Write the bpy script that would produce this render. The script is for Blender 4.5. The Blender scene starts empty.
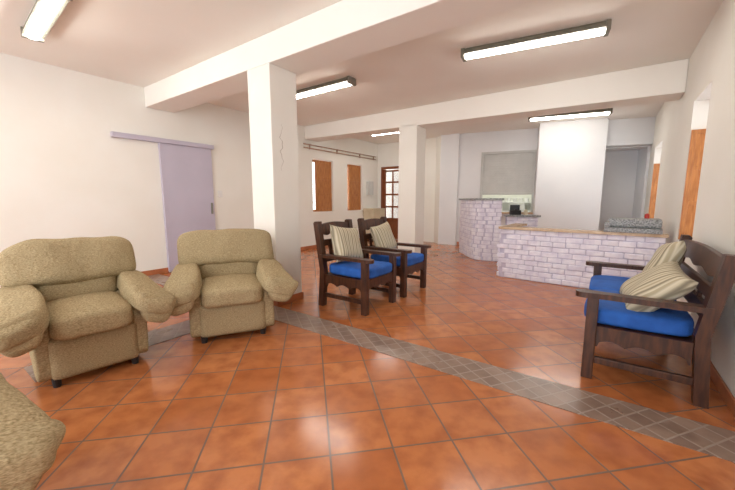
import bpy, bmesh, math, random
from mathutils import Vector, Matrix, noise
random.seed(4)
A=math.radians(35.3)
D2=Vector((math.sin(A),math.cos(A),0)); D1=Vector((-math.cos(A),math.sin(A),0))
SC=bpy.context.scene
COL=SC.collection
CEIL=2.90; BEAMZ=2.61
# ------------------------------------------------------------------ materials
def lin(c):
    return tuple([(x/255/12.92 if x/255<=0.04045 else ((x/255+0.055)/1.055)**2.4) for x in c])+(1,)
def newmat(name):
    m=bpy.data.materials.new(name); m.use_nodes=True
    nt=m.node_tree; b=nt.nodes["Principled BSDF"]
    return m,nt,b
def N(nt,t,**k):
    n=nt.nodes.new(t)
    for a,v in k.items(): setattr(n,a,v)
    return n
def mix(nt,fac,c1,c2):
    n=nt.nodes.new("ShaderNodeMix"); n.data_type='RGBA'
    for s,v in ((n.inputs[0],fac),(n.inputs[6],c1),(n.inputs[7],c2)):
        if isinstance(v,bpy.types.NodeSocket): nt.links.new(v,s)
        else: s.default_value=v
    return n.outputs[2]
def noisy(name,c1,c2,scale=5,rough=0.6,bump=0.0,bscale=None,detail=4,metal=0,stretch=None,spec=0.5):
    m,nt,b=newmat(name)
    tc=N(nt,"ShaderNodeTexCoord"); mp=N(nt,"ShaderNodeMapping")
    nt.links.new(tc.outputs["Object"],mp.inputs[0])
    if stretch: mp.inputs["Scale"].default_value=stretch
    nz=N(nt,"ShaderNodeTexNoise"); nz.inputs["Scale"].default_value=scale; nz.inputs["Detail"].default_value=detail
    nt.links.new(mp.outputs[0],nz.inputs["Vector"])
    rp=N(nt,"ShaderNodeValToRGB"); rp.color_ramp.elements[0].position=.35; rp.color_ramp.elements[1].position=.65
    rp.color_ramp.elements[0].color=lin(c1); rp.color_ramp.elements[1].color=lin(c2)
    nt.links.new(nz.outputs["Fac"],rp.inputs[0]); nt.links.new(rp.outputs[0],b.inputs["Base Color"])
    b.inputs["Roughness"].default_value=rough; b.inputs["Metallic"].default_value=metal
    b.inputs["Specular IOR Level"].default_value=spec
    if bump:
        n2=N(nt,"ShaderNodeTexNoise"); n2.inputs["Scale"].default_value=bscale or scale*4; n2.inputs["Detail"].default_value=3
        nt.links.new(mp.outputs[0],n2.inputs["Vector"])
        bp=N(nt,"ShaderNodeBump"); bp.inputs["Strength"].default_value=bump; bp.inputs["Distance"].default_value=.01
        nt.links.new(n2.outputs["Fac"],bp.inputs["Height"]); nt.links.new(bp.outputs[0],b.inputs["Normal"])
    return m
M_wall=noisy("plaster_white",(236,233,224),(240,238,231),1.2,.75,.12,18,spec=.3)
M_ceil=noisy("ceiling_plaster",(242,238,230),(245,242,235),1.0,.8,.1,14,spec=.2)
M_backwall=noisy("plaster_back",(229,230,232),(235,235,236),1.2,.75,.1,18,spec=.3)
M_base=noisy("baseboard_terracotta",(160,94,58),(184,112,72),6,.35)
M_wood=noisy("dark_stained_wood",(52,28,18),(86,50,30),7,.38,.15,40,stretch=(6,6,1))
M_shut=noisy("orange_varnished_wood",(160,98,48),(192,128,70),6,.35,.1,30,stretch=(8,8,1))
M_doorwood=noisy("red_brown_wood",(110,56,28),(142,78,40),6,.35,stretch=(8,8,1))
M_blue=noisy("blue_cushion_cloth",(26,80,160),(38,100,188),8,.8,.3,160)
M_lav=noisy("lavender_door_paint",(188,182,198),(194,188,204),2,.4)
M_grey=noisy("grey_metal_housing",(124,122,110),(136,133,122),10,.45)
M_lightgrey=noisy("roller_shutter_grey",(196,196,192),(204,204,200),4,.5)
M_brick=noisy("white_painted_brick",(222,217,232),(242,239,247),9,.6,.6,30)
M_mortar=noisy("grey_mortar",(192,186,206),(206,200,218),12,.9,.4,40)
M_granite=noisy("speckled_granite",(96,98,100),(172,174,174),60,.35,.3,80)
M_top=noisy("counter_top_tile",(184,154,122),(210,184,152),8,.25)
M_kit=noisy("kitchen_wall_tile",(228,230,220),(236,237,228),4,.4)
M_red=noisy("red_plastic",(170,34,26),(190,44,34),4,.4)
M_black=noisy("black_plastic",(26,26,28),(38,38,40),4,.4)
M_white=noisy("white_plastic",(225,225,222),(235,235,232),4,.4)
M_pipe=noisy("copper_pipe_paint",(164,130,110),(190,160,138),8,.4)
M_cream=noisy("cream_cabinet",(196,180,150),(210,196,168),5,.5)
M_crack=noisy("hairline_crack",(150,138,124),(176,166,152),20,.9)
M_foot=M_black
def fabric():
    m,nt,b=newmat("olive_beige_woven_fabric")
    tc=N(nt,"ShaderNodeTexCoord")
    n1=N(nt,"ShaderNodeTexNoise"); n1.inputs["Scale"].default_value=140; n1.inputs["Detail"].default_value=2
    mp=N(nt,"ShaderNodeMapping"); mp.inputs["Scale"].default_value=(.6,.6,2.0)
    nt.links.new(tc.outputs["Object"],mp.inputs[0]); nt.links.new(mp.outputs[0],n1.inputs["Vector"])
    n2=N(nt,"ShaderNodeTexNoise"); n2.inputs["Scale"].default_value=6
    nt.links.new(tc.outputs["Object"],n2.inputs["Vector"])
    rp=N(nt,"ShaderNodeValToRGB"); rp.color_ramp.elements[0].position=.32; rp.color_ramp.elements[1].position=.68
    rp.color_ramp.elements[0].color=lin((130,113,80)); rp.color_ramp.elements[1].color=lin((196,178,142))
    nt.links.new(n1.outputs["Fac"],rp.inputs[0])
    ml=N(nt,"ShaderNodeMath",operation='MULTIPLY'); ml.inputs[1].default_value=.6; nt.links.new(n2.outputs["Fac"],ml.inputs[0])
    c=mix(nt,ml.outputs[0],rp.outputs[0],lin((165,147,113)))
    nt.links.new(c,b.inputs["Base Color"]); b.inputs["Roughness"].default_value=.95
    b.inputs["Specular IOR Level"].default_value=.1
    bp=N(nt,"ShaderNodeBump"); bp.inputs["Strength"].default_value=.5; bp.inputs["Distance"].default_value=.006
    nt.links.new(n1.outputs["Fac"],bp.inputs["Height"])
    n3=N(nt,"ShaderNodeTexNoise"); n3.inputs["Scale"].default_value=9; n3.inputs["Detail"].default_value=3; n3.inputs["Distortion"].default_value=.6
    nt.links.new(tc.outputs["Object"],n3.inputs["Vector"])
    b2=N(nt,"ShaderNodeBump"); b2.inputs["Strength"].default_value=.3; b2.inputs["Distance"].default_value=.05
    nt.links.new(n3.outputs["Fac"],b2.inputs["Height"]); nt.links.new(bp.outputs[0],b2.inputs["Normal"])
    nt.links.new(b2.outputs[0],b.inputs["Normal"])
    return m
M_fab=fabric()
def stripes():
    m,nt,b=newmat("striped_pillow_cloth")
    tc=N(nt,"ShaderNodeTexCoord")
    w=N(nt,"ShaderNodeTexWave"); w.bands_direction='X'; w.inputs["Scale"].default_value=5.5; w.inputs["Distortion"].default_value=.6
    nt.links.new(tc.outputs["Object"],w.inputs["Vector"])
    rp=N(nt,"ShaderNodeValToRGB"); e=rp.color_ramp.elements
    e[0].position=.0; e[0].color=lin((138,128,108)); e[1].position=.3; e[1].color=lin((202,192,164))
    x=e.new(.7); x.color=lin((216,207,184)); x=e.new(.95); x.color=lin((178,166,138))
    nt.links.new(w.outputs["Fac"],rp.inputs[0]); nt.links.new(rp.outputs[0],b.inputs["Base Color"])
    b.inputs["Roughness"].default_value=.9
    return m
M_str=stripes()
def tilemat(name,size,rotdeg,c1,c2,c3,grout,mortar,rough,nscale=2.5):
    m,nt,b=newmat(name)
    tc=N(nt,"ShaderNodeTexCoord"); mp=N(nt,"ShaderNodeMapping"); mp.inputs["Rotation"].default_value=(0,0,math.radians(rotdeg))
    mp.inputs["Location"].default_value=(.235,.07,0)
    nt.links.new(tc.outputs["Object"],mp.inputs[0])
    br=N(nt,"ShaderNodeTexBrick"); br.offset=0; br.squash=1
    br.inputs["Scale"].default_value=1; br.inputs["Brick Width"].default_value=size; br.inputs["Row Height"].default_value=size
    br.inputs["Mortar Size"].default_value=mortar; br.inputs["Mortar Smooth"].default_value=.3
    br.inputs["Color1"].default_value=(0,0,0,1); br.inputs["Color2"].default_value=(1,1,1,1); br.inputs["Mortar"].default_value=(.5,.5,.5,1)
    nt.links.new(mp.outputs[0],br.inputs["Vector"])
    nz=N(nt,"ShaderNodeTexNoise"); nz.inputs["Scale"].default_value=nscale; nz.inputs["Detail"].default_value=5
    nt.links.new(tc.outputs["Object"],nz.inputs["Vector"])
    nz2=N(nt,"ShaderNodeTexNoise"); nz2.inputs["Scale"].default_value=8; nz2.inputs["Detail"].default_value=5
    nt.links.new(tc.outputs["Object"],nz2.inputs["Vector"])
    ca=mix(nt,br.outputs["Color"],lin(c1),lin(c2))
    rp=N(nt,"ShaderNodeValToRGB"); rp.color_ramp.elements[0].position=.4; rp.color_ramp.elements[1].position=.75
    nt.links.new(nz2.outputs["Fac"],rp.inputs[0])
    cb=mix(nt,rp.outputs[0],ca,lin(c3))
    cc=mix(nt,br.outputs["Fac"],cb,lin(grout))
    nt.links.new(cc,b.inputs["Base Color"])
    r2=N(nt,"ShaderNodeMapRange"); r2.inputs[3].default_value=rough; r2.inputs[4].default_value=rough+.14
    nt.links.new(nz.outputs["Fac"],r2.inputs[0]); nt.links.new(r2.outputs[0],b.inputs["Roughness"])
    bp=N(nt,"ShaderNodeBump"); bp.invert=True; bp.inputs["Strength"].default_value=.5; bp.inputs["Distance"].default_value=.003
    nt.links.new(br.outputs["Fac"],bp.inputs["Height"]); nt.links.new(bp.outputs[0],b.inputs["Normal"])
    return m
M_floor=tilemat("terracotta_floor_tiles",.305,-9.7,(176,103,58),(199,126,76),(158,91,52),(122,98,82),.0055,.11)
M_strip=tilemat("grey_brown_strip_tiles",.1,-54.7,(136,112,98),(158,134,118),(122,100,88),(164,147,134),.0055,.22)
def emis(name,col,s):
    m,nt,b=newmat(name); b.inputs["Emission Color"].default_value=col; b.inputs["Emission Strength"].default_value=s
    b.inputs["Base Color"].default_value=(.9,.9,.9,1); return m
M_tube=emis("fluorescent_diffuser",(1,.96,.88,1),39)
M_kitfill=emis("kitchen_fill_glow",(1,.97,.9,1),22)  # emission of the added light that brightens the kitchen
def glassmat():
    m,nt,b=newmat("window_glass"); b.inputs["Base Color"].default_value=(.9,.95,1,1); b.inputs["Alpha"].default_value=.25; b.inputs["Roughness"].default_value=.05
    return m
M_glass=glassmat()
# ------------------------------------------------------------------ mesh helpers
def obj(name,bm,mat,parent=None,loc=(0,0,0),rz=0,smooth=False,rot=None):
    bmesh.ops.recalc_face_normals(bm,faces=bm.faces)
    me=bpy.data.meshes.new(name); bm.to_mesh(me); bm.free()
    if smooth:
        for p in me.polygons: p.use_smooth=True
    mats=mat if isinstance(mat,(list,tuple)) else [mat]
    for x in mats: me.materials.append(x)
    o=bpy.data.objects.new(name,me); COL.objects.link(o)
    o.location=loc; o.rotation_euler=rot if rot else (0,0,rz)
    if parent: o.parent=parent
    return o
def empty(name,loc,rz=0):
    e=bpy.data.objects.new(name,None); COL.objects.link(e); e.location=loc; e.rotation_euler=(0,0,rz); e.empty_display_size=.1
    return e
def box(bm,x0,x1,y0,y1,z0,z1,mi=0,bevel=0,mat4=None):
    vs=[bm.verts.new((x,y,z)) for x in (x0,x1) for y in (y0,y1) for z in (z0,z1)]
    fs=[(0,1,3,2),(4,6,7,5),(0,4,5,1),(2,3,7,6),(0,2,6,4),(1,5,7,3)]
    F=[bm.faces.new([vs[i] for i in f]) for f in fs]
    for f in F: f.material_index=mi
    if bevel:
        es=list({e for f in F for e in f.edges})
        r=bmesh.ops.bevel(bm,geom=es,offset=bevel,segments=2,affect='EDGES',profile=.6)
        for f in r['faces']: f.material_index=mi
        vs=list({v for f in r['faces'] for v in f.verts}|{v for v in vs if v.is_valid})
    if mat4 is not None: bmesh.ops.transform(bm,matrix=mat4,verts=vs)
    return vs
def puff(sx,sy,sz,n=4,cuts=12,fn=None,nz=.006,nscale=5,seed=0):
    bm=bmesh.new(); bmesh.ops.create_cube(bm,size=2)
    bmesh.ops.subdivide_edges(bm,edges=bm.edges[:],cuts=cuts,use_grid_fill=True)
    for v in bm.verts:
        p=v.co; d=(abs(p.x)**n+abs(p.y)**n+abs(p.z)**n)**(1/n); q=p/d
        q=Vector((q.x*sx/2,q.y*sy/2,q.z*sz/2))
        if fn: q=fn(q)
        if nz: q+=nz*Vector(noise.noise_vector(q*nscale+Vector((seed,seed*2,0))))
        v.co=q
    return bm
def prism(bm,pts,y0,y1,mi=0):
    """polygon in XZ extruded along Y"""
    a=[bm.verts.new((x,y0,z)) for x,z in pts]; b=[bm.verts.new((x,y1,z)) for x,z in pts]
    n=len(pts); bm.faces.new(a).material_index=mi; bm.faces.new(b[::-1]).material_index=mi
    for i in range(n):
        bm.faces.new([a[i],b[i],b[(i+1)%n],a[(i+1)%n]]).material_index=mi
    return a+b
def wall(name,start,d,length,h,th,openings,mat,out=1,z0=0):
    bm=bmesh.new(); y0,y1=(0,th) if out>0 else (-th,0)
    ts=sorted({0,length}|{o[0] for o in openings}|{o[1] for o in openings})
    for a,b in zip(ts[:-1],ts[1:]):
        m=(a+b)/2; zs=[(z0,h)]
        for o in openings:
            if o[0]<m<o[1]:
                nzs=[]
                for s,e in zs:
                    if o[2]>s: nzs.append((s,o[2]))
                    if o[3]<e: nzs.append((o[3],e))
                zs=nzs
        for s,e in zs: box(bm,a,b,y0,y1,s,e)
    return obj(name,bm,mat,loc=(start[0],start[1],0),rz=math.atan2(d[1],d[0]))
def baseboard(name,start,d,t0,t1,side):
    bm=bmesh.new(); y=(0.002,.014) if side>0 else (-.014,-.002)
    box(bm,t0,t1,y[0],y[1],0.001,.085,bevel=.003)
    return obj(name,bm,M_base,loc=(start[0],start[1],0),rz=math.atan2(d[1],d[0]))
# ------------------------------------------------------------------ room shell
L0=Vector((-3.36,5.466,0)); R0=Vector((2.07,1.748,0))
LS=L0-D2*6.5; RS=R0-D2*4.2
LE=L0+D2*6.37; RE=R0+D2*7.0
EW=-D1
BW0=Vector((1.95,9.2,0)); BWd=(RE-BW0); BWL=BWd.length; BWd=BWd.normalized()
def slab(name,z0,z1,mat):
    outl=[LS-D2*.0+D1*.3, LE+D1*.3+D2*.6, Vector((2.4,10.9,0)), RE+D2*1.2-D1*.5, RS-D1*.3]
    bm=bmesh.new(); a=[bm.verts.new((p.x,p.y,z0)) for p in outl]; b=[bm.verts.new((p.x,p.y,z1)) for p in outl]
    bm.faces.new(a); bm.faces.new(b)
    for i in range(5): bm.faces.new([a[i],a[(i+1)%5],b[(i+1)%5],b[i]])
    return obj(name,bm,mat)
slab("floor",-.1,0,M_floor)
slab("ceiling",CEIL,CEIL+.12,M_ceil)
off=6.5
wall("wall_left",LS,D2,6.5+6.37,CEIL,.3,[(off+3.5,off+4.26,.9,2.2),(off+4.85,off+5.55,.9,2.2)],M_wall,1)
baseboard("baseboard_left",LS,D2,.02,off+.06,-1)
baseboard("baseboard_left_far",LS,D2,off+.95,off+6.3,-1)
offr=4.2
wall("wall_right",RS,D2,offr+7.0,CEIL,.3,[(offr+1.72,offr+2.50,.75,2.25),(offr+5.0,offr+6.1,.8,2.2)],M_wall,-1)
baseboard("baseboard_right",RS,D2,.02,offr+2.7,1)
EWL=(Vector((1.89,9.58,0))-LE).length
wall("wall_end",LE,EW,EWL+.05,CEIL,.15,[(.14,.95,0,2.2)],M_wall,1)
wall("wall_return",(1.89,9.60),(BW0-Vector((1.89,9.60,0))).normalized(),.40,CEIL,.15,[],M_wall,1)
wall("wall_back",BW0,BWd,BWL+.1,CEIL,.18,[(1.09,2.28,.9,2.38),(3.62,4.46,0.0,2.34)],M_backwall,1)
baseboard("baseboard_back",BW0,BWd,.50,1.0,-1)
brz=math.atan2(BWd.y,BWd.x)
bm=bmesh.new(); box(bm,2.30,3.58,-.55,-.001,0,CEIL-.001); obj("wall_pier",bm,M_backwall,loc=BW0,rz=brz)
bm=bmesh.new(); box(bm,3.581,4.50,-.32,-.001,2.36,CEIL-.001); obj("wall_lintel",bm,M_backwall,loc=BW0,rz=brz)
bm=bmesh.new(); box(bm,.28,.48,-.08,-.001,0,CEIL-.001); obj("wall_pilaster",bm,M_backwall,loc=BW0,rz=brz)
bm=bmesh.new(); box(bm,3.5,4.75,.60,.70,0,2.5); box(bm,3.5,3.61,.181,.60,0,2.5); box(bm,4.47,4.75,.181,.60,0,2.5); box(bm,3.61,4.47,.181,.60,2.35,2.5)
obj("wall_alcove",bm,M_backwall,loc=BW0,rz=brz)
# kitchen behind the hatch
bm=bmesh.new(); box(bm,.9,2.5,1.2,1.3,0,2.6); box(bm,.9,1.0,.181,1.2,0,2.6); box(bm,2.4,2.5,.181,1.2,0,2.6); box(bm,1.0,2.4,.181,1.2,2.5,2.6)
obj("wall_kitchen",bm,M_kit,loc=BW0,rz=brz)
e=empty("kitchen_fill_light",BW0,brz)  # added fill light, housing and diffuser invented, lifts the dark kitchen
bm=bmesh.new(); box(bm,1.2,2.2,.62,.80,2.44,2.499,bevel=.006); obj("housing",bm,M_grey,parent=e)
bm=bmesh.new(); box(bm,1.22,2.18,.64,.78,2.41,2.438,bevel=.008); obj("diffuser",bm,M_kitfill,parent=e)
e=empty("roller_shutter",BW0,brz)
bm=bmesh.new()
z=1.38
while z<2.34: box(bm,1.10,2.27,.012,.03,z,z+.059,bevel=.003); z+=.06
obj("slats",bm,M_lightgrey,parent=e)
bm=bmesh.new(); box(bm,1.10,2.27,.004,.045,1.33,1.375,bevel=.008); obj("bottom_rail",bm,M_lightgrey,parent=e)
bm=bmesh.new(); box(bm,1.04,1.10,-.02,.05,.9,2.40,bevel=.004); box(bm,2.255,2.295,-.02,.05,.9,2.40,bevel=.004); box(bm,1.10,2.255,-.02,.05,2.34,2.40,bevel=.004); obj("guides",bm,M_lightgrey,parent=e)
e=empty("kitchen_shelf",BW0,brz)
bm=bmesh.new(); box(bm,1.0,2.4,.98,1.199,1.12,1.15); box(bm,1.0,2.4,.6,1.199,.86,.9); obj("boards",bm,M_white,parent=e)
bm=bmesh.new()
for i in range(8):
    bmesh.ops.create_cone(bm,cap_ends=True,segments=16,radius1=.04,radius2=.055,depth=.1,matrix=Matrix.Translation((1.12+i*.155,1.08,1.20)))
obj("cups",bm,[M_white],parent=e)
bm=bmesh.new()
box(bm,1.75,2.15,.7,.97,.9,1.1,bevel=.01); obj("microwave",bm,M_white,parent=e)
bm=bmesh.new(); box(bm,1.78,2.02,.69,.699,.93,1.07); obj("microwave_window",bm,M_black,parent=e)
bm=bmesh.new(); box(bm,1.05,2.29,-.12,-.021,.86,.9,bevel=.005); obj("trim_1",bm,M_top,loc=BW0,rz=brz)
# pillars and beams
PC=Vector((-1.02,3.70,0))
def pillar(name,c,w=.40,top=BEAMZ):
    bm=bmesh.new(); box(bm,0,w,0,w,0,top,bevel=.008)
    return obj(name,bm,M_wall,loc=c,rz=math.atan2(D2.y,D2.x))
def pbase(name,c,w=.40):
    bm=bmesh.new(); t=.012
    box(bm,-t,w+t,-t,-.001,.001,.085); box(bm,-t,w+t,w+.001,w+t,.001,.085); box(bm,-t,-.001,-.001,w+.001,.001,.085); box(bm,w+.001,w+t,-.001,w+.001,.001,.085)
    obj(name,bm,M_base,loc=c,rz=math.atan2(D2.y,D2.x))
p=pillar("pillar",PC,.375); pbase("baseboard_pillar",PC,.375)
bm=bmesh.new(); prev=None
for i in range(15):
    z=2.02-i*.036; x=.13+.018*math.sin(i*1.3)+.010*math.sin(i*2.9); w_=.0035*(1-abs(i-7)/9)
    a=bm.verts.new((x-w_,-.0012,z)); b=bm.verts.new((x+w_,-.0012,z))
    if prev: bm.faces.new([prev[0],prev[1],b,a])
    prev=(a,b)
obj("plaster_crack",bm,M_crack,parent=p)
P2=Vector((-1.01,3.72,0))+D2*3.33
pillar("pillar.001",P2,.38); pbase("baseboard_pillar_far",P2,.38)
def beam(name,c,w,drop=0):
    sl=(L0-c).dot(D1)-.003; sr=(R0-c).dot(-D1)-.003
    bm=bmesh.new(); box(bm,-sl,sr,0,w,BEAMZ+.001,CEIL-.001,bevel=.01)
    for v in bm.verts:
        if v.co.z<2.75 and v.co.x>0: v.co.z-=drop
    obj(name,bm,M_ceil,loc=c,rz=math.atan2(EW.y,EW.x))
beam("ceiling_beam",PC,.42); beam("ceiling_beam.001",P2,.42,.10)
# floor strips
bm=bmesh.new(); sl=(L0-PC).dot(D1)-.02; sr=(R0-PC).dot(-D1)-.02
box(bm,-sl,sr,-.31,-.015,.0005,.004); obj("floor_strip",bm,M_strip,loc=PC,rz=math.atan2(EW.y,EW.x))
bm=bmesh.new(); box(bm,-2.0,-.32,.03,.37,.0005,.004); obj("floor_strip.001",bm,M_strip,loc=PC,rz=math.atan2(D2.y,D2.x))
# ------------------------------------------------------------------ sliding door
e=empty("door_1",L0,math.atan2(D2.y,D2.x))
bm=bmesh.new(); box(bm,.09,.91,-.045,-.008,.02,2.10,bevel=.004); obj("panel",bm,M_lav,parent=e)
bm=bmesh.new(); box(bm,-.58,.95,-.075,-.002,2.10,2.17,bevel=.004); obj("rail_cover",bm,M_lav,parent=e)
bm=bmesh.new(); box(bm,.84,.87,-.07,-.046,.95,1.15,bevel=.008); obj("handle",bm,M_grey,parent=e)
bm=bmesh.new(); box(bm,.05,.09,-.05,-.002,.02,2.10); obj("side_trim",bm,M_lav,parent=e)
e=empty("door_2",LE,math.atan2(EW.y,EW.x))
bm=bmesh.new()
box(bm,.14,.20,-.03,.10,0,2.2); box(bm,.89,.95,-.03,.10,0,2.2); box(bm,.20,.89,-.03,.10,2.13,2.2)
box(bm,.21,.29,.0,.04,.01,2.12); box(bm,.80,.88,.0,.04,.01,2.12); box(bm,.29,.80,.0,.04,.01,.6)
for z in (.60,.97,1.34,1.71,2.05): box(bm,.29,.80,.0,.04,z,z+.05)
box(bm,.52,.56,.0,.04,.6,2.1)
obj("frame",bm,M_doorwood,parent=e)
bm=bmesh.new(); box(bm,.29,.80,.015,.022,.62,2.1); obj("glass",bm,M_glass,parent=e)
bm=bmesh.new(); box(bm,-.1,1.2,.5,.52,0,2.5); obj("wall_behind_door",bm,M_wall,loc=LE,rz=math.atan2(EW.y,EW.x))
# ------------------------------------------------------------------ windows
def panelled(bm,x0,x1,y0,y1,z0,z1,rows=3,st=.06):
    box(bm,x0,x0+st,y0,y1,z0,z1,bevel=.003); box(bm,x1-st,x1,y0,y1,z0,z1,bevel=.003)
    n=rows; hh=(z1-z0-st)/n
    for i in range(n+1): box(bm,x0+st,x1-st,y0,y1,z0+i*hh,z0+i*hh+st,bevel=.003)
    box(bm,x0+st,x1-st,y0+.010,y1-.010,z0+st,z1-st)
def window(name,start,d,t0,t1,z0,z1,side,leaf):
    e=empty(name,start,math.atan2(d[1],d[0]))
    ya,yb=(.20,.25) if side>0 else (-.25,-.20)
    bm=bmesh.new(); f=.05
    box(bm,t0+.001,t0+f,ya,yb,z0+.001,z1-.001); box(bm,t1-f,t1-.001,ya,yb,z0+.001,z1-.001)
    box(bm,t0+f,t1-f,ya,yb,z0+.001,z0+f); box(bm,t0+f,t1-f,ya,yb,z1-f,z1-.001)
    mx=(t0+t1)/2; box(bm,mx-.04,mx+.04,ya,yb,z0+f,z1-f)
    obj("frame",bm,M_shut,parent=e)
    bm=bmesh.new(); box(bm,t0+f,t1-f,(ya+yb)/2-.003,(ya+yb)/2+.003,z0+f,z1-f); obj("glass",bm,M_glass,parent=e)
    if leaf=='far':
        bm=bmesh.new()
        panelled(bm,.0,.19,0,.03,z0+.01,z1-.30,st=.045)
        l=obj("shutter_far",bm,M_shut,parent=e)
        l.rotation_euler=(0,0,math.radians(-90 if side<0 else 90))
        if side>0: l.location=(t1-.003,-.03,0)
        else: l.location=(t1-.035,-.005,0)
    if leaf=='leaf':
        bm=bmesh.new(); panelled(bm,t0+.16,t1-.01,.05,.08,z0+.01,z1-.02)
        obj("shutter_leaf",bm,M_shut,parent=e)
    return e
window("window_1",R0,D2,1.72,2.50,.75,2.25,-1,'far')
window("window_2",R0,D2,5.0,6.1,.8,2.2,-1,'far')
window("window_3",L0,D2,3.5,4.26,.9,2.2,1,'leaf')
window("window_4",L0,D2,4.85,5.55,.9,2.2,1,'leaf')
bm=bmesh.new()
for k,z in enumerate((2.42,2.50)):
    bmesh.ops.create_cone(bm,cap_ends=True,segments=12,radius1=.014,radius2=.014,depth=3.0,matrix=Matrix.Translation((4.7,-.03,z))@Matrix.Rotation(math.pi/2,4,'Y'))
for x in (3.4,4.4,5.4,6.1): box(bm,x,x+.02,-.03,-.001,2.40,2.52)
obj("wall_pipes",bm,M_pipe,loc=L0,rz=math.atan2(D2.y,D2.x),smooth=True)
bm=bmesh.new(); box(bm,1.02,1.10,-.015,-.001,1.25,1.37,bevel=.003); obj("light_switch",bm,M_white,loc=L0,rz=math.atan2(D2.y,D2.x))
bm=bmesh.new(); box(bm,5.75,6.0,-.09,-.001,1.35,1.75,bevel=.006); obj("fuse_box",bm,M_lightgrey,loc=L0,rz=math.atan2(D2.y,D2.x))
e=empty("low_cabinet",L0,math.atan2(D2.y,D2.x))
bm=bmesh.new(); box(bm,5.55,6.2,-.38,-.03,.06,.95,bevel=.008); obj("body",bm,M_cream,parent=e)
bm=bmesh.new(); box(bm,5.57,5.87,-.395,-.381,.1,.9,bevel=.004); box(bm,5.88,6.18,-.395,-.381,.1,.9,bevel=.004); obj("doors",bm,M_cream,parent=e)
bm=bmesh.new()
for x in (5.58,6.13):
    for y in (-.35,-.09): box(bm,x,x+.04,y,y+.04,0,.06)
obj("feet",bm,M_black,parent=e)
# ------------------------------------------------------------------ fluorescent lamps
def lamp(name,a,b,zc,w=.165):
    a=Vector(a); b=Vector(b); d=(b-a); L=d.length; c=(a+b)/2
    e=empty(name,(c.x,c.y,zc),math.atan2(d.y,d.x))
    bm=bmesh.new(); h=.065
    prof=[(-w*.32,-.002),(w*.32,-.002),(w*.5,-h*.75),(w*.5,-h),(w*.42,-h),(-w*.42,-h),(-w*.5,-h),(-w*.5,-h*.75)]
    va=[bm.verts.new((-L/2,y,z)) for y,z in prof]; vb=[bm.verts.new((L/2,y,z)) for y,z in prof]
    bm.faces.new(va); bm.faces.new(vb)
    for i in range(8): bm.faces.new([va[i],va[(i+1)%8],vb[(i+1)%8],vb[i]])
    obj("housing",bm,M_grey,parent=e)
    bm=bmesh.new(); n=10; ra=[];rb=[]
    for i in range(n+1):
        t=math.pi*i/n; y=-math.cos(t)*w*.30; z=-h-.001-math.sin(t)*.034
        ra.append(bm.verts.new((-L/2+.03,y,z))); rb.append(bm.verts.new((L/2-.03,y,z)))
    bm.faces.new(ra); bm.faces.new(rb)
    for i in range(n): bm.faces.new([ra[i],ra[i+1],rb[i+1],rb[i]])
    bm.faces.new([ra[0],ra[-1],rb[-1],rb[0]])
    obj("diffuser",bm,M_tube,parent=e,smooth=False)
    bm=bmesh.new(); box(bm,-L/2-.012,-L/2+.028,-w*.5,w*.5,-h-.03,-.004,bevel=.005); box(bm,L/2-.028,L/2+.012,-w*.5,w*.5,-h-.03,-.004,bevel=.005)
    obj("end_caps",bm,M_grey,parent=e)
lamp("ceiling_lamp",(1.10,4.12),(2.33,3.50),CEIL-.001)
lamp("ceiling_lamp",(-1.27,5.71),(-.216,4.96),CEIL-.001)
lamp("ceiling_lamp",(.11,8.77),(1.15,8.05),CEIL-.001)
lamp("ceiling_lamp",(3.30,7.15),(4.58,6.6),CEIL-.001)
lamp("ceiling_lamp",(-3.38,3.64),(-2.44,2.90),CEIL-.001)
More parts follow.
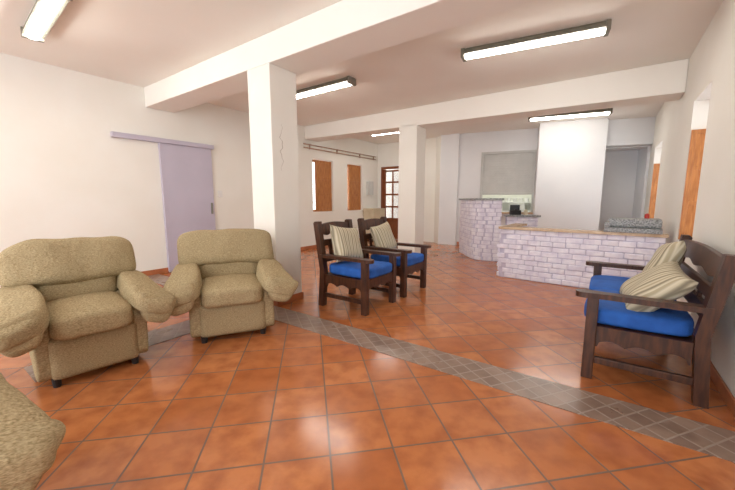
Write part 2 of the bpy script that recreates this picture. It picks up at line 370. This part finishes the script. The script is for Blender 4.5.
# ------------------------------------------------------------------ brick counters
def bricks(name_parent,path,height,th,topmat,rowh=.078,bw=.19,capz=.035,over=.03,capname="top"):
    segs=[]; tot=0
    for p,q in zip(path[:-1],path[1:]):
        segs.append((tot,(q-p).length,p,(q-p).normalized())); tot+=(q-p).length
    def at(s):
        for t0,l,p,d in segs:
            if s<=t0+l+1e-6: return p+d*(s-t0),d
        t0,l,p,d=segs[-1]; return p+d*(s-t0),d
    bm=bmesh.new()
    nrow=int(round(height/rowh)); rh=height/nrow
    for r in range(nrow):
        s=-(bw/2 if r%2 else 0)
        while s<tot-.02:
            bwr=bw*random.uniform(.85,1.15)
            a=max(s,0); b=min(s+bwr,tot)
            if b-a>.03:
                c,d=at((a+b)/2); j=random.uniform(-.002,.013)
                ang=math.atan2(d.y,d.x)+random.uniform(-.03,.03)
                M4=Matrix.Translation(c)@Matrix.Rotation(ang,4,'Z')
                hw=(b-a)/2-.004; k=random.uniform(-.003,.003)
                box(bm,-hw,hw,-th*.5-j,th*.3,r*rh+.006+k,(r+1)*rh-.003+k,mi=0,bevel=.010,mat4=M4)
            s+=bwr
    obj("bricks",bm,M_brick,parent=name_parent)
    pts=[]
    for i,p in enumerate(path):
        if i==0: d=(path[1]-p).normalized()
        elif i==len(path)-1: d=(p-path[i-1]).normalized()
        else: d=((path[i+1]-p).normalized()+(p-path[i-1]).normalized()).normalized()
        pts.append((p,Vector((d.y,-d.x,0)),d))
    def ribbon(bm,o1,o2,z0,z1,ext=0):
        rows=[]
        for i,(p,n,d) in enumerate(pts):
            e=d*(-ext if i==0 else (ext if i==len(pts)-1 else 0))
            a=p+n*o1+e; b=p-n*o2+e
            rows.append([bm.verts.new((a.x,a.y,z0)),bm.verts.new((a.x,a.y,z1)),bm.verts.new((b.x,b.y,z1)),bm.verts.new((b.x,b.y,z0))])
        for r1,r2 in zip(rows[:-1],rows[1:]):
            for k in range(4): bm.faces.new([r1[k],r1[(k+1)%4],r2[(k+1)%4],r2[k]])
        bm.faces.new(rows[0]); bm.faces.new(rows[-1][::-1])
    bm=bmesh.new(); ribbon(bm,th*.5-.008,th*.5,.0,height-.004,-.004)
    obj("mortar_core",bm,M_mortar,parent=name_parent)
    bm=bmesh.new(); ribbon(bm,th*.5+over,th*.5+over,height,height+capz,over*.6)
    bmesh.ops.bevel(bm,geom=[e for e in bm.edges if len(e.link_faces)==2 and e.calc_face_angle(0)>.6],offset=.006,segments=2,affect='EDGES')
    obj(capname,bm,topmat,parent=name_parent)
CA=Vector((2.05,5.24,0)); CB=Vector((3.13,4.35,0))
cd=(CB-CA).normalized(); cn=Vector((-cd.y,cd.x,0))
e=empty("brick_counter",(0,0,0))
end=CA+cd*1.97
bricks(e,[CA+cd*.07+cn*.95,CA+cd*.07+cn*.07,CA+cn*.07+cd*.08,end+cn*.07],.755,.14,M_top,over=.03)
gb=CA+cd*1.35
bm=bmesh.new(); box(bm,0,.58,-.05,.42,.792,.85,bevel=.010)
box(bm,.03,.57,.02,.40,.85,.965,bevel=.03)
box(bm,.0,.07,-.05,.42,.85,.91,bevel=.015)
g=obj("granite_block",bm,M_granite,parent=e,loc=gb,rz=math.atan2(cd.y,cd.x))
p0=Vector((2.20,7.75,0)); p1=Vector((2.20,6.95,0))
path=[p0,p1]
cx,cy,rr=2.56,6.95,.36
for i in range(1,9):
    t=math.pi+(math.pi/2)*i/8*.85
    path.append(Vector((cx+rr*math.cos(t),cy+rr*math.sin(t),0)))
path.append(path[-1]+Vector((.13,-.03,0)))
e=empty("curved_bar",(0,0,0))
bricks(e,path,1.20,.14,M_granite,bw=.16,over=.04,capname="granite_top")
e=empty("lower_bar",(0,0,0))
q=path[-1]
qa=q+Vector((.10,.0,0)); bricks(e,[qa,qa+Vector((.55,-.11,0))],.88,.14,M_granite,over=.05,capname="granite_top")
def can(name,loc,r,h,mat):
    bm=bmesh.new(); bmesh.ops.create_cone(bm,cap_ends=True,segments=20,radius1=r,radius2=r*.92,depth=h,matrix=Matrix.Translation((0,0,h/2)))
    bmesh.ops.create_cone(bm,cap_ends=True,segments=20,radius1=r*.5,radius2=r*.4,depth=h*.15,matrix=Matrix.Translation((0,0,h*1.07)))
    obj(name,bm,mat,loc=loc,smooth=False)
mq=qa+Vector((.25,-.05,0))
bm=bmesh.new(); box(bm,-.09,.09,-.06,.06,0,.09,bevel=.01); box(bm,-.03,.03,-.05,.0,.09,.11,bevel=.005); obj("card_terminal",bm,M_black,loc=(mq.x-.10,mq.y,.916))
can("jar",(mq.x+.10,mq.y,.916),.035,.09,M_cream)
gp=gb+cd*.42+cn*.25; can("red_can",(gp.x,gp.y,.966),.026,.055,M_red)
# ------------------------------------------------------------------ rustic wood seats
def rustic(name,center,theta,W,D,H,armz,pillows):
    e=empty(name,(center[0],center[1],0),theta)
    ps=.066; lean=.16
    xs=W/2; yf=-D/2; yb=D/2
    bm=bmesh.new()
    for s in (-1,1):
        x0,x1=(s*xs, s*(xs-ps)); x0,x1=min(x0,x1),max(x0,x1)
        box(bm,x0,x1,yf,yf+ps,0,armz,bevel=.006)
    obj("front_legs",bm,M_wood,parent=e)
    bm=bmesh.new()
    for s in (-1,1):
        x0,x1=(s*xs, s*(xs-ps)); x0,x1=min(x0,x1),max(x0,x1)
        pts=[(yb-ps+.03,0),(yb+.03,0),(yb,.42),(yb+(H-.42)*lean,H-.02),(yb+(H-.42)*lean-.02,H),(yb+(H-.42)*lean-ps+.0,H),(yb-ps,.42)]
        a=[bm.verts.new((x0,y,z)) for y,z in pts]; b=[bm.verts.new((x1,y,z)) for y,z in pts]
        bm.faces.new(a); bm.faces.new(b)
        for i in range(len(pts)): bm.faces.new([a[i],a[(i+1)%7],b[(i+1)%7],b[i]])
    obj("back_legs",bm,M_wood,parent=e)
    bm=bmesh.new()
    for s in (-1,1):
        c=s*(xs-ps/2); n=8; w=.05
        yB=yb+(armz-.42)*lean-.005-ps*.3
        pts=[(c-w*.8,yB),(c-w*.8,yf+.1),(c-w,yf+.0)]
        for i in range(n+1):
            t=math.pi+math.pi*i/n
            pts.append((c+w*math.cos(t),yf-.03+w*.8*math.sin(t)))
        pts+= [(c+w,yf+.0),(c+w*.8,yf+.1),(c+w*.8,yB)]
        a=[bm.verts.new((x,y,armz)) for x,y in pts]; b=[bm.verts.new((x,y,armz+.035)) for x,y in pts]
        bm.faces.new(a); bm.faces.new(b)
        for i in range(len(pts)): bm.faces.new([a[i],a[(i+1)%len(pts)],b[(i+1)%len(pts)],b[i]])
    obj("arms",bm,M_wood,parent=e)
    def scallop(x0,x1,zt,zb,n):
        pts=[(x0,zt),(x1,zt)]
        K=48
        for i in range(K+1):
            u=i/K; x=x1+(x0-x1)*u
            z=zb+.028*abs(math.sin(math.pi*n*u))
            if u<.03 or u>.97: z=zb-.02
            pts.append((x,z))
        return pts
    bm=bmesh.new()
    prism(bm,scallop(-xs+ps,xs-ps,.37,.25,max(3,round(W/.2))),yf+.015,yf+.045)
    prism(bm,[(-xs+ps,.37),(xs-ps,.37),(xs-ps,.27),(-xs+ps,.27)],yb-.045,yb-.015)
    for s in (-1,1):
        vs=prism(bm,scallop(yf+ps,yb-ps,.37,.25,3),-.015,.015)
        R=Matrix.Translation((s*(xs-ps/2),0,0))@Matrix.Rotation(math.pi/2,4,'Z')
        bmesh.ops.transform(bm,matrix=R,verts=vs)
        x=s*(xs-ps/2); box(bm,x-.016,x+.016,yf+ps,yb-ps+.02,.11,.155,bevel=.004)
    obj("apron",bm,M_wood,parent=e)
    bm=bmesh.new(); box(bm,-xs+ps*.6,xs-ps*.6,yf+.02,yb-.03,.345,.368); obj("seat_board",bm,M_wood,parent=e)
    bm=bmesh.new()
    K=24; pts=[]
    for i in range(K+1):
        u=i/K; x=-xs+ps+(W-2*ps)*u; pts.append((x,H-.035+.02*math.sin(math.pi*u)))
    for i in range(K+1):
        u=1-i/K; x=-xs+ps+(W-2*ps)*u; pts.append((x,H-.15+.012*math.cos(math.pi*6*u)))
    prism(bm,pts,yb-.05,yb-.018)
    box(bm,-xs+ps,xs-ps,yb-.048,yb-.02,H-.28,H-.21,bevel=.004)
    box(bm,-xs+ps,xs-ps,yb-.048,yb-.02,.50,.58,bevel=.004)
    n=max(2,int(W/.22))
    for i in range(n):
        x=-xs+ps+(W-2*ps)*(i+.5)/n
        box(bm,x-.022,x+.022,yb-.045,yb-.023,.57,H-.27,bevel=.003)
    for v in bm.verts:
        if v.co.z>.42: v.co.y+=(v.co.z-.42)*lean
    obj("back_rails",bm,M_wood,parent=e)
    nc=1 if W<1 else 2; cw=(W-2*ps+.05)/nc
    for i in range(nc):
        x=-cw*nc/2+cw*(i+.5)
        obj("blue_seat_cushion",puff(cw-.006,D-.03,.125,6,12,nz=.006,seed=i*3+W),M_blue,parent=e,loc=(x,-.03,.368+.06),smooth=True)
    for (px,py,pz,w,h,t,rx,ry,rz) in pillows:
        bm=bmesh.new(); G=16; top={};bot={}
        for i in range(G+1):
            for j in range(G+1):
                u=-1+2*i/G; v=-1+2*j/G
                X=w/2*u*(1-.09*(1-v*v)); Z=h/2*v*(1-.09*(1-u*u))
                T=t/2*max(0,(1-u**4)*(1-v**4))**.55*(1+.08*math.sin(5*u+3*v))
                top[i,j]=bm.verts.new((X,T,Z)); bot[i,j]=bm.verts.new((X,-T,Z))
        for i in range(G):
            for j in range(G):
                bm.faces.new([top[i,j],top[i+1,j],top[i+1,j+1],top[i,j+1]])
                bm.faces.new([bot[i,j],bot[i,j+1],bot[i+1,j+1],bot[i+1,j]])
        bmesh.ops.remove_doubles(bm,verts=bm.verts,dist=.0005)
        obj("striped_pillow",bm,M_str,parent=e,loc=(px,py,pz),rot=(rx,ry,rz),smooth=True)
    return e
TH=math.radians(90-35.3)
cA=Vector((-.10,3.80,0))
r=math.radians
rustic("wooden_armchair",cA,TH,.62,.64,.96,.56,[(0.0,.17,.69,.50,.44,.17,r(-20),r(8),r(0))])
rustic("wooden_armchair",cA+D2*.82,TH,.62,.64,.96,.56,[(-.02,.17,.68,.48,.42,.16,r(-20),r(-6),r(4))])
nf=Vector((1.476,2.17,0))
bc=nf+D2*.675+(-D1)*.29
TB=TH+math.pi
rustic("wooden_bench",bc,TB,1.38,.60,.90,.56,[(-.16,.15,.69,.46,.42,.16,r(-22),r(-8),r(0)),(.35,.06,.605,.50,.42,.17,r(-48),r(6),r(4))])
# ------------------------------------------------------------------ upholstered armchairs
def armchair(name,center,face,seed=0,sc=1.0,wx=1.0):
    th=math.atan2(face[0],-face[1])
    e=empty(name,(center[0],center[1],0),th); e.scale=(sc*wx,sc,sc)
    obj("base",puff(.60,.74,.30,14,10,nz=.004,seed=seed),M_fab,parent=e,loc=(0,0,.20),smooth=True)
    def seatf(q):
        q.z+=.02*(1-(q.x/.3)**2)*(1-(q.y/.35)**2); return q
    obj("seat_cushion",puff(.56,.68,.18,5.5,14,fn=seatf,nz=.008,seed=seed+1),M_fab,parent=e,loc=(0,-.11,.41),smooth=True)
    obj("back_shell",puff(.74,.20,.66,6,12,nz=.008,seed=seed+2),M_fab,parent=e,loc=(0,.37,.46),rot=(r(-12),0,0),smooth=True)
    obj("lumbar_cushion",puff(.60,.26,.34,4,12,nz=.014,seed=seed+3),M_fab,parent=e,loc=(0,.25,.56),rot=(r(-14),0,0),smooth=True)
    def headf(q):
        k=(q.x/.45)**2; q.z-=.012*k*k; q.y+= .02*k
        return q
    obj("head_pillow",puff(.96,.36,.37,5,18,fn=headf,nz=.022,nscale=4,seed=seed+4),M_fab,parent=e,loc=(0,.30,.745),rot=(r(-20),0,0),smooth=True)
    for s in (-1,1):
        def armf(q,s=s):
            t=(-q.y/.42)
            q.x=q.x*(1+.28*t)+s*(.06*max(t,0)**1.5); q.z=q.z*(1-.06*max(t,0))-.04*max(t,0)**2+.02*max(-t,0)
            return q
        obj("arm_panel",puff(.12,.70,.44,9,10,nz=.005,seed=seed+5+s),M_fab,parent=e,loc=(s*.315,.0,.27),smooth=True)
        obj("arm_pad",puff(.27,.86,.17,4.2,16,fn=armf,nz=.014,nscale=5,seed=seed+8+s),M_fab,parent=e,loc=(s*.39,-.08,.53),rot=(r(4),s*r(14),0),smooth=True)
        def rollf(q,s=s):
            q.x*=1+.35*q.z/.12
            return q
        obj("arm_front_roll",puff(.26,.14,.23,4,12,fn=rollf,nz=.010,seed=seed+12+s),M_fab,parent=e,loc=(s*.43,-.415,.435),rot=(r(-10),s*r(16),0),smooth=True)
    bm=bmesh.new()
    for x in (-.26,.26):
        for y in (-.31,.31):
            bmesh.ops.create_cone(bm,cap_ends=True,segments=14,radius1=.025,radius2=.032,depth=.06,matrix=Matrix.Translation((x,y,.03)))
    obj("feet",bm,M_foot,parent=e)
    return e
armchair("upholstered_armchair",(-2.09,2.40),(.74,-.67),1,.96,.86)
armchair("upholstered_armchair",(-1.29,3.09),(.42,-.91),21,.96,.96)
armchair("upholstered_armchair",(-1.66,.75),(-D1).to_tuple()[:2],41)
# ------------------------------------------------------------------ world / camera
w=bpy.data.worlds.new("World"); SC.world=w; w.use_nodes=True
bg=w.node_tree.nodes["Background"]; bg.inputs[0].default_value=(.93,.96,1,1); bg.inputs[1].default_value=3.8
cam=bpy.data.cameras.new("camera"); co=bpy.data.objects.new("camera",cam); COL.objects.link(co)
cam.sensor_width=36; cam.lens=336/735*36; cam.clip_start=.05
co.location=(0,0,1.2); co.rotation_euler=(math.radians(90-7.63),0,0)
SC.camera=co
SC.view_settings.view_transform='Standard'
SC.view_settings.exposure=0.1
